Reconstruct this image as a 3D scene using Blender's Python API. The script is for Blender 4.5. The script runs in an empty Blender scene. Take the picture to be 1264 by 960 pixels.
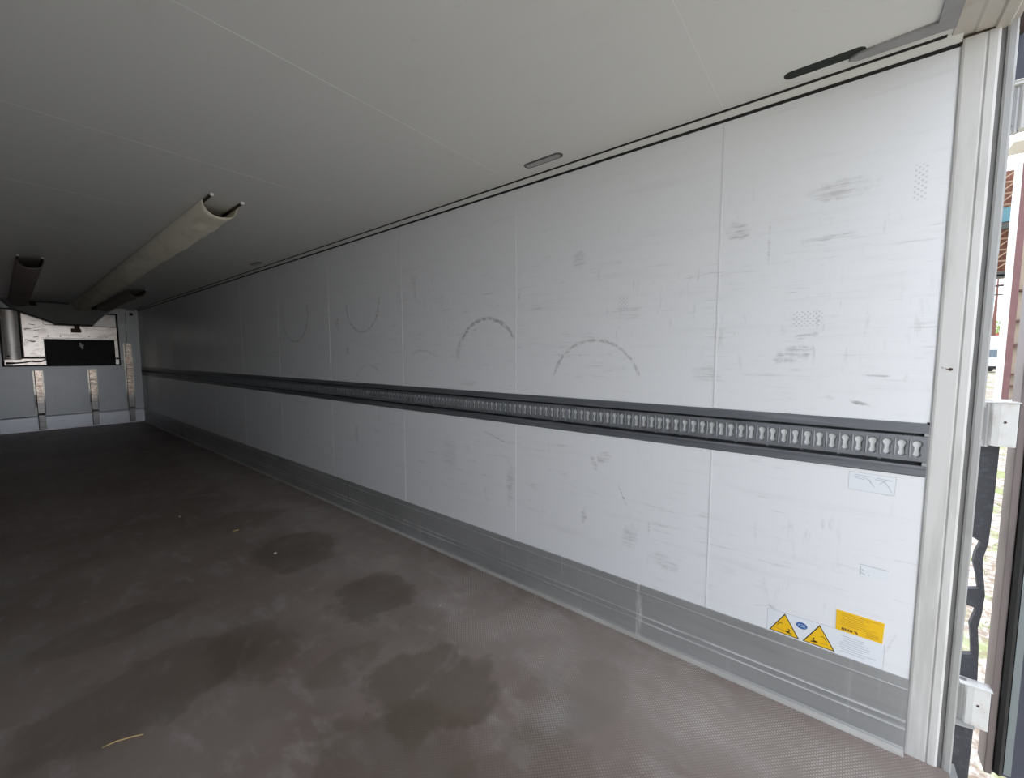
import bpy, bmesh, math, random
from mathutils import Vector
C = bpy.context.scene.collection
SC = bpy.context.scene
random.seed(7)
PI = math.pi

# ------------------------------------------------------------------ camera
cam_data = bpy.data.cameras.new('camera')
cam = bpy.data.objects.new('camera', cam_data); C.objects.link(cam)
cam_data.sensor_fit = 'HORIZONTAL'; cam_data.sensor_width = 36
cam_data.lens = 504.66 / 1264 * 36
cam_data.clip_start = 0.02; cam_data.clip_end = 500
cam.location = (0, 0, 1.543)
cam.rotation_euler = (math.radians(90 - 4.559), 0, math.radians(-51.447))
SC.camera = cam

# ------------------------------------------------------------------ world: bright overcast sky
SKY = 2.85
w = bpy.data.worlds.new('overcast_sky'); SC.world = w; w.use_nodes = True
wt = w.node_tree; wt.nodes.clear()
wo = wt.nodes.new('ShaderNodeOutputWorld'); bg = wt.nodes.new('ShaderNodeBackground')
tc = wt.nodes.new('ShaderNodeTexCoord'); sp = wt.nodes.new('ShaderNodeSeparateXYZ')
rp = wt.nodes.new('ShaderNodeValToRGB')
wt.links.new(tc.outputs['Generated'], sp.inputs[0]); wt.links.new(sp.outputs['Z'], rp.inputs[0])
rp.color_ramp.elements[0].position = 0.0; rp.color_ramp.elements[0].color = (0.82, 0.875, 0.97, 1)
rp.color_ramp.elements[1].position = 0.6; rp.color_ramp.elements[1].color = (0.86, 0.915, 1.015, 1)
wt.links.new(rp.outputs[0], bg.inputs['Color']); bg.inputs['Strength'].default_value = SKY
wt.links.new(bg.outputs[0], wo.inputs[0])
SC.view_settings.view_transform = 'Standard'; SC.view_settings.look = 'None'
SC.view_settings.exposure = 0.0; SC.view_settings.gamma = 1.0
SC.view_settings.use_curve_mapping = False
SC.cycles.max_bounces = 10; SC.cycles.diffuse_bounces = 7; SC.cycles.glossy_bounces = 4

# ------------------------------------------------------------------ node helper
class V:
    """a socket with arithmetic"""
    def __init__(s, nt, sock): s.nt, s.s = nt, sock
    def _m(s, op, *a, clamp=False):
        n = s.nt.nodes.new('ShaderNodeMath'); n.operation = op; n.use_clamp = clamp
        for i, x in enumerate((s,) + a):
            if isinstance(x, V): s.nt.links.new(x.s, n.inputs[i])
            else: n.inputs[i].default_value = x
        return V(s.nt, n.outputs[0])
    def __add__(s, o): return s._m('ADD', o)
    __radd__ = __add__
    def __sub__(s, o): return s._m('SUBTRACT', o)
    def __mul__(s, o): return s._m('MULTIPLY', o)
    __rmul__ = __mul__
    def __neg__(s): return s._m('MULTIPLY', -1.0)
    def abs(s): return s._m('ABSOLUTE')
    def sqrt(s): return s._m('SQRT')
    def sin(s): return s._m('SINE')
    def max(s, o): return s._m('MAXIMUM', o)
    def min(s, o): return s._m('MINIMUM', o)
    def gt(s, o): return s._m('GREATER_THAN', o)
    def lt(s, o): return s._m('LESS_THAN', o)
    def pow(s, o): return s._m('POWER', o)
    def clamp(s): return s._m('ADD', 0.0, clamp=True)
    def step(s, a, b):
        n = s.nt.nodes.new('ShaderNodeMapRange'); n.interpolation_type = 'SMOOTHSTEP'
        s.nt.links.new(s.s, n.inputs[0])
        n.inputs[1].default_value = a; n.inputs[2].default_value = b
        if a > b:
            n.inputs[1].default_value = b; n.inputs[2].default_value = a
            n.inputs[3].default_value = 1; n.inputs[4].default_value = 0
        return V(s.nt, n.outputs[0])

class Mat:
    def __init__(s, name, base=(.8, .8, .8), rough=.6, metal=0.0, spec=.5):
        s.m = bpy.data.materials.new(name); s.m.use_nodes = True
        s.nt = s.m.node_tree; s.b = s.nt.nodes['Principled BSDF']
        s.b.inputs['Base Color'].default_value = (*base, 1)
        s.b.inputs['Roughness'].default_value = rough
        s.b.inputs['Metallic'].default_value = metal
        s.b.inputs['Specular IOR Level'].default_value = spec
        s.base = base; s._c = None
    def coords(s):
        if s._c is None:
            g = s.nt.nodes.new('ShaderNodeNewGeometry')
            q = s.nt.nodes.new('ShaderNodeSeparateXYZ'); s.nt.links.new(g.outputs['Position'], q.inputs[0])
            s.pos = g.outputs['Position']
            s._c = [V(s.nt, q.outputs[i]) for i in range(3)]
        return s._c
    def noise(s, scale, detail=3, rough=.55, stretch=(1, 1, 1), dist=0, off=(0, 0, 0)):
        s.coords()
        mp = s.nt.nodes.new('ShaderNodeMapping'); mp.inputs['Scale'].default_value = stretch
        mp.inputs['Location'].default_value = off
        s.nt.links.new(s.pos, mp.inputs[0])
        n = s.nt.nodes.new('ShaderNodeTexNoise'); n.inputs['Scale'].default_value = scale
        n.inputs['Detail'].default_value = detail; n.inputs['Roughness'].default_value = rough
        n.inputs['Distortion'].default_value = dist
        s.nt.links.new(mp.outputs[0], n.inputs['Vector'])
        return V(s.nt, n.outputs['Fac'])
    def mix(s, fac, a, b):
        n = s.nt.nodes.new('ShaderNodeMix'); n.data_type = 'RGBA'
        for i, x in ((6, a), (7, b)):
            if isinstance(x, V): s.nt.links.new(x.s, n.inputs[i])
            else: n.inputs[i].default_value = (*x, 1)
        s.nt.links.new(fac.s, n.inputs[0])
        return V(s.nt, n.outputs[2])
    def color(s, v): s.nt.links.new(v.s, s.b.inputs['Base Color']); return s
    def rough(s, v): s.nt.links.new(v.s, s.b.inputs['Roughness']); return s
    def bump(s, h, strength=.3, dist=.002):
        n = s.nt.nodes.new('ShaderNodeBump'); n.inputs['Strength'].default_value = strength
        n.inputs['Distance'].default_value = dist
        s.nt.links.new(h.s, n.inputs['Height']); s.nt.links.new(n.outputs[0], s.b.inputs['Normal']); return s

def simple(name, base, rough=.6, metal=0.0, dirt=None, scale=9, amount=.5, stretch=(1, 1, 1), bump=0, spec=.5, lo=.48, hi=.7):
    m = Mat(name, base, rough, metal, spec)
    if dirt:
        n = m.noise(scale, 4, .6, stretch)
        m.color(m.mix(n.step(lo, hi) * amount, base, dirt))
    if bump: m.bump(m.noise(scale * 6, 3, .6, stretch), bump)
    return m.m

# ------------------------------------------------------------------ mesh helper
class MB:
    def __init__(s): s.v = []; s.f = []
    def box(s, x0, x1, y0, y1, z0, z1):
        k = len(s.v)
        s.v += [(x, y, z) for x in (x0, x1) for y in (y0, y1) for z in (z0, z1)]
        for q in ((0, 1, 3, 2), (4, 6, 7, 5), (0, 4, 5, 1), (2, 3, 7, 6), (0, 2, 6, 4), (1, 5, 7, 3)):
            s.f.append(tuple(k + i for i in q))
        return s
    def prism(s, poly, axis, a, b):
        """poly of 2-D points; axis 0: (y,z) 1: (x,z) 2: (x,y)"""
        k = len(s.v); n = len(poly)
        def mk(p, t):
            return {0: (t, p[0], p[1]), 1: (p[0], t, p[1]), 2: (p[0], p[1], t)}[axis]
        s.v += [mk(p, a) for p in poly] + [mk(p, b) for p in poly]
        s.f.append(tuple(k + i for i in range(n))); s.f.append(tuple(k + n + i for i in reversed(range(n))))
        for i in range(n):
            j = (i + 1) % n
            s.f.append((k + i, k + n + i, k + n + j, k + j))
        return s
    def tube(s, pts, r, n=8, caps=True):
        pts = [Vector(p) for p in pts]; k = len(s.v); m = len(pts)
        for i, p in enumerate(pts):
            t = (pts[min(i + 1, m - 1)] - pts[max(i - 1, 0)]).normalized()
            up = Vector((0, 0, 1)) if abs(t.z) < .9 else Vector((1, 0, 0))
            a = t.cross(up).normalized(); b = t.cross(a)
            rr = r[i] if isinstance(r, (list, tuple)) else r
            for j in range(n):
                c = p + (a * math.cos(2 * PI * j / n) + b * math.sin(2 * PI * j / n)) * rr
                s.v.append(tuple(c))
        for i in range(m - 1):
            for j in range(n):
                q = (j + 1) % n
                s.f.append((k + i * n + j, k + i * n + q, k + (i + 1) * n + q, k + (i + 1) * n + j))
        if caps:
            s.f.append(tuple(k + j for j in reversed(range(n))))
            s.f.append(tuple(k + (m - 1) * n + j for j in range(n)))
        return s
    def build(s, name, mat, parent=None, smooth=False, bevel=0, seg=2):
        me = bpy.data.meshes.new(name); me.from_pydata(s.v, [], s.f)
        bm = bmesh.new(); bm.from_mesh(me); bmesh.ops.recalc_face_normals(bm, faces=bm.faces)
        if bevel:
            es = [e for e in bm.edges if len(e.link_faces) == 2 and e.calc_face_angle(0) > .6]
            bmesh.ops.bevel(bm, geom=es, offset=bevel, segments=seg, affect='EDGES', profile=.5, clamp_overlap=True)
        bm.to_mesh(me); bm.free()
        if smooth:
            for p in me.polygons: p.use_smooth = True
        me.materials.append(mat)
        o = bpy.data.objects.new(name, me); C.objects.link(o)
        if parent:
            o.parent = parent
            o.matrix_parent_inverse = parent.matrix_world.inverted() if parent.type != 'EMPTY' else parent_inv(parent)
        return o
def parent_inv(p):
    from mathutils import Matrix
    return Matrix.Translation(-Vector(p.location))
def empty(name, loc, label, cat, group=None):
    o = bpy.data.objects.new(name, None); C.objects.link(o); o.location = loc
    o.empty_display_size = .05
    o['label'] = label; o['category'] = cat
    if group: o['group'] = group
    return o
def tag(o, label, cat, group=None):
    o['label'] = label; o['category'] = cat
    if group: o['group'] = group
    return o
def struct(o, label=None):
    o['kind'] = 'structure'
    if label: o['label'] = label
    return o
def strip(pts, w0, t=.0005, x=2.115):
    """polyline in the (y,z) plane as a thin ribbon of width w0 lying on x"""
    b = MB()
    for (a, c) in zip(pts[:-1], pts[1:]):
        d = Vector((c[0] - a[0], c[1] - a[1])); L = d.length or 1e-6; d /= L
        n = Vector((-d.y, d.x)) * w0 / 2; e = d * w0 * .3
        A = Vector(a) - e; B = Vector(c) + e
        b.prism([tuple(A + n), tuple(B + n), tuple(B - n), tuple(A - n)], 0, x, x - t)
    return b

# ------------------------------------------------------------------ dimensions
XR, XL = 2.115, -0.345          # inner faces of the side walls
YF, YR = 12.937, -0.275         # bulkhead, inner edge of the rear frame
YE = -0.400                     # rear edge of the frame
ZT, ZC = 2.602, 2.632           # top of wall, ceiling
RZ0, RZ1 = 1.097, 1.296         # cargo rail
SEAMS = [0.453 + 1.2 * i for i in range(11)]

# ------------------------------------------------------------------ materials
def wall_material(name, marks=True):
    m = Mat(name, (.83, .84, .855), .34, 0, .5)
    x, y, z = m.coords()
    streak = m.noise(5, 5, .65, (1, .35, 4.5))
    fine = m.noise(22, 4, .7, (1, .22, 3.2))
    blot = m.noise(3.3, 3, .6, off=(4, 2, 1))
    zone = (z - .8).abs().step(.55, .1).max((z - 1.75).abs().step(.7, .15)) * .85 + .15
    scr = m.noise(48, 3, .8, (1, .20, 3.0), off=(6, 6, 6))
    d = streak.step(.52, .78) * .10 + fine.step(.56, .72) * .30 * blot.step(.38, .58) * zone
    d = d + scr.step(.62, .72) * .22 * m.noise(1.9, 3, .6, off=(2, 8, 6)).step(.46, .62) * zone
    vert = m.noise(14, 4, .7, (1, 2.4, .55), off=(9, 3, 2))
    patch = m.noise(2.4, 2, .5, off=(1, 7, 3))
    d = d + vert.step(.58, .70) * patch.step(.50, .66) * .20 * zone
    if marks:
        wob = m.noise(26, 3, .7, (1, 1, 1), off=(3, 3, 3))
        hz = m.noise(24, 5, .75, (1, .35, 4.5), off=(2, 5, 5)).step(.44, .60)
        dash = m.noise(34, 2, .5, off=(8, 8, 8)).step(.42, .52)
        # curved scuffs: centre y, z, radius, half width, strength, z-range
        for (cy, cz, r, hw, st, z0, z1) in (
                (1.09, 1.36, .275, .012, .50, 1.43, 1.8), (1.91, 1.53, .272, .016, .75, 1.66, 1.9),
                (2.60, 1.30, .29, .011, .30, 1.54, 1.8), (3.45, 2.04, .27, .013, .55, 1.6, 2.06),
                (4.82, 2.03, .32, .015, .50, 1.6, 2.10), (3.36, 1.20, .26, .010, .32, 1.35, 1.7),
                (6.66, 2.05, .33, .014, .30, 1.8, 2.3)):
            dy, dz = y - cy, z - cz
            rr = (dy * dy + dz * dz).sqrt()
            rr = rr + (wob - .5) * .030
            band = (rr - r).abs().step(hw, hw * .35)
            band = band * z.step(z0 - .015, z0 + .03) * z.lt(z1) * (dash * .75 + .25) * (hz * .4 + .6)
            d = d + band * st
        # smudges: centre y,z, radii, tilt, strength, horizontal streakiness
        for (cy, cz, ry, rz, a, st) in (
                (.38, 2.105, .06, .045, .3, .55), (.03, 2.20, .12, .045, 0, .45), (.15, 1.555, .08, .035, -.3, .75),
                (.11, 1.63, .05, .012, -.2, .6), (1.19, 2.09, .05, .06, 0, .35), (-.07, 1.36, .05, .010, .25, .9),
                (.02, 1.375, .02, .008, .2, .8), (-.12, 1.47, .05, .008, 0, .6), (.26, 1.46, .10, .010, 0, .4),
                (.06, 2.02, .09, .012, -.1, .5), (.26, 2.03, .008, .09, 0, .45), (2.19, 1.58, .025, .10, .25, .50),
                (2.70, 2.15, .05, .05, 0, .28), (2.68, 2.06, .02, .07, 0, .4), (.90, .77, .006, .07, -.45, .95),
                (1.14, .60, .02, .05, 0, .6), (1.02, .97, .06, .035, -.6, .5), (1.08, .93, .02, .05, -.5, .5),
                (1.85, .99, .16, .006, .28, .8), (3.72, 1.60, .03, .04, 0, .7), (3.9, 1.88, .05, .05, 0, .5),
                (.165, .402, .045, .010, .55, .9), (.21, .408, .05, .005, -.3, .75), (.155, .388, .035, .010, -.45, .7),
                (.75, .63, .006, .06, 0, .5), (.66, .47, .08, .05, .4, .35), (1.63, 1.91, .008, .05, .3, .5),
                (2.3, .78, .10, .16, 0, .25), (3.6, .8, .03, .12, 0, .45), (.50, 1.46, .07, .05, 0, .4),
                (1.7, .70, .04, .18, 0, .40), (2.1, 1.35, .12, .02, 0, .4), (-.16, 1.01, .04, .006, .1, .4),
                (5.0, 1.36, .1, .015, .2, .45), (-.215, .42, .006, .05, .3, .35), (.86, .55, .05, .09, .3, .35)):
            ca, sa = math.cos(a), math.sin(a)
            dy, dz = y - cy, z - cz
            u = (dy * ca + dz * sa) * (1 / ry); v = (dz * ca - dy * sa) * (1 / rz)
            e = (u * u + v * v + (wob - .5) * 3.0).step(1.1, .0)
            d = d + e * (hz * .85 + .15) * (st * .85)
        # printed dot grids rubbed on the panel
        dots = (y * 330.0).sin() * (z * 330.0).sin()
        dots = dots.gt(.35)
        for (cy, cz, ry, rz) in ((.11, 1.70, .06, .035), (-.2, 2.17, .02, .07), (.92, 1.83, .03, .04)):
            e = ((y - cy).abs() * (1 / ry)).max((z - cz).abs() * (1 / rz)).step(1.1, .7)
            d = d + e * dots * .30
    f = d.clamp()
    m.color(m.mix(f, (.83, .84, .855), (.27, .265, .25)))
    m.bump(m.noise(260, 2, .5), .05, .001)
    return m.m

M = {}
M['wall'] = wall_material('white_wall_panel')
M['wall_plain'] = wall_material('white_wall_panel_plain', False)
mm = Mat('white_ceiling_panel', (.77, .775, .75), .42, 0, .4)
_g = mm.noise(4, 4, .6, (1, .4, 1)).step(.55, .8) * .12 + mm.noise(19, 4, .7, (1, .5, 1)).step(.64, .76) * .22
mm.color(mm.mix(_g.clamp(), (.77, .775, .75), (.42, .40, .36))); M['ceiling'] = mm.m

def floor_material():
    m = Mat('brown_antislip_floor', (.2, .18, .16), .5, 0, .5)
    x, y, z = m.coords()
    big = m.noise(1.1, 4, .6, off=(3, 1, 0)); mid = m.noise(4.5, 5, .65, (1.6, .8, 1)); fine = m.noise(60, 3, .7)
    c = m.mix(big.step(.35, .65), (.190, .148, .128), (.245, .200, .178))
    c = m.mix(mid.step(.5, .72) * .45, c, (.39, .35, .33))
    c = m.mix(m.noise(2.2, 3, .6, (1, 1, 1), off=(7, 7, 0)).step(.52, .75) * .45, c, (.235, .235, .218))
    # lighter lane along the right side of the floor
    lane = ((x - 1.78).abs()).step(.34, .08)
    c = m.mix(lane * .4, c, (.34, .30, .275))
    # grid of raised pips
    g = ((x * 400.0).sin() * (y * 400.0).sin())
    wear = m.noise(3, 3, .6, off=(5, 5, 0)).step(.40, .62)
    c = m.mix(g.step(.1, .8) * (wear * .62 + .04) * ((x - .8) * 1.0).clamp(), c, (.66, .59, .54))
    c = m.mix(fine.step(.62, .76) * .45, c, (.09, .08, .07))
    # damp brown stains: centre x, y, radii, tilt, strength
    wob = m.noise(5.5, 4, .6, off=(1, 4, 0))
    for (cx, cy, rx, ry, a, st) in (
            (1.17, 1.42, .27, .30, .35, .50), (1.00, 1.86, .18, .12, 0, .25), (1.42, 2.28, .25, .25, .2, .50),
            (1.40, 3.33, .30, .34, 0, .45), (.33, 3.16, .36, .17, 0, .3), (.35, 2.44, .40, .26, .1, .36),
            (.86, 1.25, .24, .32, .3, .36), (.75, 2.35, .18, .28, 0, .32), (1.62, .80, .22, .14, .3, .12),
            (1.25, 4.35, .45, .25, 0, .25), (1.0, .75, .35, .28, 0, .3)):
        ca, sa = math.cos(a), math.sin(a); dx, dy = x - cx, y - cy
        u = (dx * ca + dy * sa) * (1 / rx); v = (dy * ca - dx * sa) * (1 / ry)
        e = (u * u + v * v + (wob - .5) * 2.4).step(1.35, .70)
        c = m.mix(e * (mid * .6 + .80) * st, c, (.090, .068, .042))
    # pale scrape arcs
    for (cx, cy, r) in ((1.25, 2.05, .62), (1.1, 2.2, .75)):
        rr = ((x - cx) * (x - cx) + (y - cy) * (y - cy)).sqrt() + (wob - .5) * .08
        c = m.mix((rr - r).abs().step(.03, .004) * .10 * mid.step(.45, .6), c, (.5, .46, .43))
    m.color(c)
    m.rough(m.noise(6, 3, .6) * .25 + .36)
    m.bump(g * .6 + fine * .6, .35, .0012)
    return m.m
M['floor'] = floor_material()

def kick_material():
    m = Mat('brushed_aluminium_kick_plate', (.42, .43, .44), .42, .45, .5)
    x, y, z = m.coords()
    n = m.noise(6, 5, .65, (1, .25, 3)); v = m.noise(22, 3, .6, (1, 1, .10)); big = m.noise(.9, 3, .5)
    c = m.mix(n.step(.4, .7) * .35, (.42, .425, .42), (.28, .285, .275))
    c = m.mix(v.step(.60, .75) * .4, c, (.60, .60, .59))
    c = m.mix(big.step(.45, .65) * .35, c, (.22, .225, .22))
    sp = m.noise(11, 2, .5, off=(4, 4, 9)).step(.74, .78)
    c = m.mix(sp * .8, c, (.06, .06, .055))
    # bright rub at the plate joint
    j = ((y - .79).abs() - (m.noise(20, 2, .5) * .012)).step(.014, .004) * m.noise(30, 3, .7, (1, 3, .4)).step(.4, .6)
    c = m.mix(j * .6, c, (.8, .8, .78))
    m.color(c); m.rough(n * .3 + .30)
    return m.m
M['kick'] = kick_material()
M['kick_edge'] = simple('worn_bright_aluminium_edge', (.80, .80, .79), .35, .2, (.34, .34, .33), 3, .95, (1, .5, 1), lo=.36, hi=.58)
M['toe_edge'] = simple('dull_aluminium_toe', (.55, .54, .51), .5, .3, (.40, .38, .35), 4, .5, (1, .6, 1), lo=.38, hi=.6)
M['rail'] = simple('dark_grey_anodised_rail', (.165, .175, .19), .42, .55, (.30, .31, .33), 12, .5, (1, .2, 3))
M['rail_dark'] = simple('black_rail_groove', (.03, .031, .034), .6, .2)
M['rail_strip'] = simple('grey_keyhole_strip', (.21, .22, .235), .40, .55, (.11, .115, .12), 15, .5)
M['rail_bracket'] = simple('grey_rail_end_bracket', (.36, .37, .37), .5, .3)
M['rail_ridge'] = simple('worn_strip_ridge', (.27, .28, .295), .38, .5)
M['rail_light'] = simple('pale_galvanised_backing', (.82, .83, .82), .40, .1, (.62, .62, .60), 25, .5)
M['joint'] = simple('black_rubber_joint', (.012, .012, .012), .8)
M['bead'] = simple('white_panel_bead', (.84, .85, .86), .4)
M['ceiling_bead'] = simple('pale_ceiling_seam', (.86, .86, .84), .45)
M['bead_edge'] = simple('grey_panel_bead_edge', (.62, .63, .64), .5)
M['post'] = simple('scuffed_off_white_steel', (.66, .655, .63), .45, .0, (.36, .34, .32), 5, .45, (3, 3, .35), lo=.46, hi=.72)
M['post_dark'] = simple('grey_door_seal_channel', (.19, .185, .18), .6, .1, (.32, .31, .3), 9, .5, (1, 1, .3))
M['post_outer'] = simple('grey_steel_frame_edge', (.38, .38, .37), .5, .2, (.27, .26, .25), 9, .6, (2, 2, .4))
M['header'] = simple('cream_steel_header', (.62, .58, .53), .5, 0, (.38, .33, .28), 7, .5, (1, 1, 1))
M['header_outer'] = simple('dark_brown_rain_seal', (.075, .055, .05), .6)
M['rust'] = simple('dark_rusty_crevice', (.055, .035, .022), .9)
M['ctrim'] = simple('grey_aluminium_angle', (.33, .33, .335), .45, .2, (.25, .25, .25), 9, .4)
M['bulk'] = simple('grey_painted_bulkhead', (.61, .61, .61), .36, .45, (.52, .53, .53), 3, .5)
M['skirt'] = simple('pale_grey_skirting', (.95, .95, .98), .33, .45, (.75, .75, .77), 6, .5, (1, 1, 3))
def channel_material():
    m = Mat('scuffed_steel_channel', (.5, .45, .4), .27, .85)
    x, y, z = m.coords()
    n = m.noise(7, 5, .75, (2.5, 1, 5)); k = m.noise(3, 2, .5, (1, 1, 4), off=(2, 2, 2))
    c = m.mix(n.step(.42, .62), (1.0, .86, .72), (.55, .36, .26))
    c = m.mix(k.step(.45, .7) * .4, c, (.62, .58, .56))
    c = m.mix(z.step(.80, .50) * .85, c, (.30, .295, .295))   # lower half blended to grey
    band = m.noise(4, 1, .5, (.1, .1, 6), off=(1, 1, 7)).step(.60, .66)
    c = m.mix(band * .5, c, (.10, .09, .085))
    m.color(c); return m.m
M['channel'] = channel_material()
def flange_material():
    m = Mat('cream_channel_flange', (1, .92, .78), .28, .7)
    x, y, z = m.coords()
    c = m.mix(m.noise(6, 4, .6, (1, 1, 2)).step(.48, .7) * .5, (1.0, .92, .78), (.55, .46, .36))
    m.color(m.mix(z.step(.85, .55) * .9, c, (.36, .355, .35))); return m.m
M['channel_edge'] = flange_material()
M['unit_metal'] = simple('dull_tan_sheet_metal', (1.0, .90, .82), .26, .8, (.62, .50, .42), 5, .7, (1, 1, 1.8))
M['unit_side'] = simple('silver_curved_sheet_metal', (1.0, .92, .86), .30, .5, (.52, .47, .43), 3, .5)
M['black'] = simple('black_rubber_and_shade', (.012, .012, .013), .6)  # rubber parts, and the strips that stand in for shadow
M['grille'] = simple('black_wire_grille', (.012, .011, .011), .45, .3)
M['bronze'] = simple('brown_stained_bracket', (.13, .09, .065), .5, .4, (.3, .25, .2), 20, .5)
M['hood'] = simple('grey_duct_hood', (.38, .38, .365), .6, 0, (.30, .30, .28), 4, .4)
M['duct'] = simple('cream_duct_fabric', (.93, .88, .72), .8, 0, (.72, .64, .50), 4, .55, (2, .8, 2), bump=.6)
M['duct_in'] = M['duct']
M['duct_side'] = simple('mauve_grey_duct_fabric', (.43, .355, .345), .8, 0, (.30, .26, .25), 4, .5)
M['duct_rail'] = simple('dark_brown_duct_rail', (.045, .032, .022), .5, .2)
M['cap'] = simple('white_plastic_cap', (.92, .92, .90), .4)
M['slot'] = simple('dark_green_black_slot', (.012, .017, .014), .7)
M['lens'] = simple('frosted_grey_lamp_lens', (.40, .40, .40), .3, 0, (.28, .28, .28), 40, .5)
M['lamp_rim'] = simple('dark_grey_lamp_rim', (.09, .09, .09), .5)
M['yellow'] = simple('yellow_sticker_film', (.93, .56, .01), .4, 0, (.85, .50, .03), 30, .4)
M['ink'] = simple('black_printing_ink', (.05, .03, .02), .5)
M['ink_soft'] = simple('brown_printing_ink', (.50, .27, .02), .5)
M['ink_grey'] = simple('faded_grey_ink', (.52, .55, .60), .5)
M['film'] = simple('clear_white_sticker_film', (.80, .83, .86), .35)
M['film_edge'] = simple('grubby_sticker_edge', (.50, .52, .54), .6)
M['blue'] = simple('blue_emblem_ink', (.035, .12, .36), .4)
M['blue_light'] = simple('pale_blue_ink', (.45, .58, .78), .4)
M['straw'] = simple('dry_straw', (.62, .46, .22), .7)
M['crumb'] = simple('pale_debris', (.62, .58, .5), .8)
M['hinge'] = simple('white_painted_hinge', (.70, .70, .68), .45, 0, (.45, .33, .26), 12, .35)
M['hinge_pin'] = simple('galvanised_pin', (.45, .45, .45), .4, .7)
M['buffer'] = simple('dark_grey_ribbed_rubber', (.045, .047, .055), .7, 0, (.085, .088, .1), 30, .7, (1, 1, 2), bump=.3)
M['door_frame'] = simple('brownish_grey_door_frame', (.20, .165, .16), .5, .2, (.12, .10, .1), 8, .5, (1, 1, .4))
M['gasket'] = simple('black_door_gasket', (.012, .012, .012), .55)
M['door_strip'] = simple('grey_door_strip', (.23, .26, .27), .45, .3)
M['door_panel'] = simple('dark_slate_door_panel', (.055, .06, .085), .55, 0, (.08, .085, .1), 12, .5)
M['facade'] = simple('cream_plaster_facade', (.62, .53, .42), .8, 0, (.55, .46, .37), 1.5, .4)
M['white_col'] = simple('white_painted_column', (.72, .71, .66), .7)
M['mauve'] = simple('mauve_painted_column', (.17, .085, .085), .7, 0, (.22, .12, .12), 3, .5)
M['brown_bar'] = simple('brown_metal_bar', (.12, .06, .05), .7)
M['roof_rust'] = simple('rusty_corrugated_roof', (.16, .06, .04), .8, 0, (.34, .22, .15), 3, .6, (1, 3, 1))
M['truss'] = simple('weathered_truss_timber', (.36, .26, .18), .8)
M['teal'] = simple('teal_roof_sheet', (.10, .24, .29), .6)
M['roof_grey'] = simple('dark_grey_gutter', (.07, .075, .07), .6)
M['white_paint'] = simple('white_vehicle_paint', (.72, .74, .76), .35)
M['glass'] = simple('dark_windscreen_glass', (.10, .13, .15), .12)
M['tyre'] = simple('black_tyre', (.02, .02, .02), .8)
M['red'] = simple('dull_red_roof', (.30, .06, .04), .8, 0, (.4, .2, .1), 2, .5)
M['pole'] = simple('dark_brown_pole', (.16, .07, .05), .8)
M['trunk'] = simple('grey_brown_bark', (.16, .12, .08), .9)
M['leaf'] = simple('pale_green_foliage', (.30, .42, .12), .8, 0, (.42, .50, .22), 2, .6)
M['grass'] = simple('grass_blades', (.22, .30, .07), .8, 0, (.34, .36, .14), 2, .6)

def ground_material():
    m = Mat('gravel_and_grass_ground', (.4, .36, .3), .9, 0, .3)
    a = m.noise(9, 5, .75); b = m.noise(.9, 4, .65, off=(3, 9, 0)); s = m.noise(2.5, 3, .6)
    c = m.mix(a.step(.4, .62), (.30, .23, .17), (.66, .60, .54))
    c = m.mix(s.step(.5, .7) * .5, c, (.70, .66, .62))
    c = m.mix(b.step(.52, .60) * (a.step(.3, .6) * .4 + .45), c, (.30, .36, .13))
    m.color(c); m.bump(a, .6, .03)
    return m.m
M['ground'] = ground_material()

# ================================================================== SETTING
T = .065
b = MB()
b.box(XR, XR + T, YR - .089, YF + T, 0, RZ0 + .002)            # lower panel
b.box(XR, XR + T, YR - .089, YF + T, RZ1 - .002, ZC + .03)     # upper panel
b.box(XR + .03, XR + T, YR - .089, YF + T, RZ0, RZ1)           # behind the rail
b.box(XR - .001, XR + T, YF + .0015, YF + T, RZ0 - .01, RZ1 + .01)  # closed far end of the recess
wall_r = b.build('wall_right', M['wall']); struct(wall_r)
# vertical panel beads
for k, (mt, w0, w1, th) in enumerate((('bead', -.001, .004, .0018), ('bead_edge', -.0028, -.001, .0010))):
    b = MB()
    for s in SEAMS:
        b.box(XR - th, XR + .001, s + w0, s + w1, .303, RZ0 - .002)
        b.box(XR - th, XR + .001, s + w0, s + w1, RZ1 + .002, ZT - .004)
    o = b.build('seam_bead', M[mt], wall_r)
b = MB().box(XL - T, XL, YE + .004, YF + T, 0, ZC + .03); struct(b.build('wall_left', M['wall_plain']))
b = MB().box(XL - T, XR + T, YE + .004, YF + T, -.10, 0); struct(b.build('floor', M['floor']))
b = MB().box(XL, XR, YE + .004, YF, ZC, ZC + .03); b.box(XL - T, XR + T, YE + .004, YF + T, ZC + .03, ZC + .10)
ceil = b.build('ceiling', M['ceiling']); struct(ceil)
b = MB()
for s in SEAMS: b.box(XL, XR - .040, s - .001, s + .0012, ZC - .0006, ZC + .001)
b.build('seam_bead', M['ceiling_bead'], ceil)
# corner cove between wall and ceiling with its two black joints
b = MB().prism([(XR + .001, ZT), (XR + .001, ZC + .001), (XR - .030, ZC + .001)], 1, YR, YF)
cove = b.build('trim_1', M['ceiling']); struct(cove)
def joint(x, z, dy=0):
    return MB().prism([(x - .006, z + .004), (x - .0015, z - .0065), (x + .004, z - .0065), (x + .001, z + .0085)], 1, YR + dy, YF)
joint(XR - .0005, ZT + .001).build('black_joint', M['joint'], cove)
b = MB().prism([(XR - .0375, ZC + .001), (XR - .0375, ZC - .002), (XR - .0265, ZC - .0045), (XR - .0265, ZC + .001)], 1, YR + .04, YF)
b.build('black_joint', M['joint'], cove)

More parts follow.
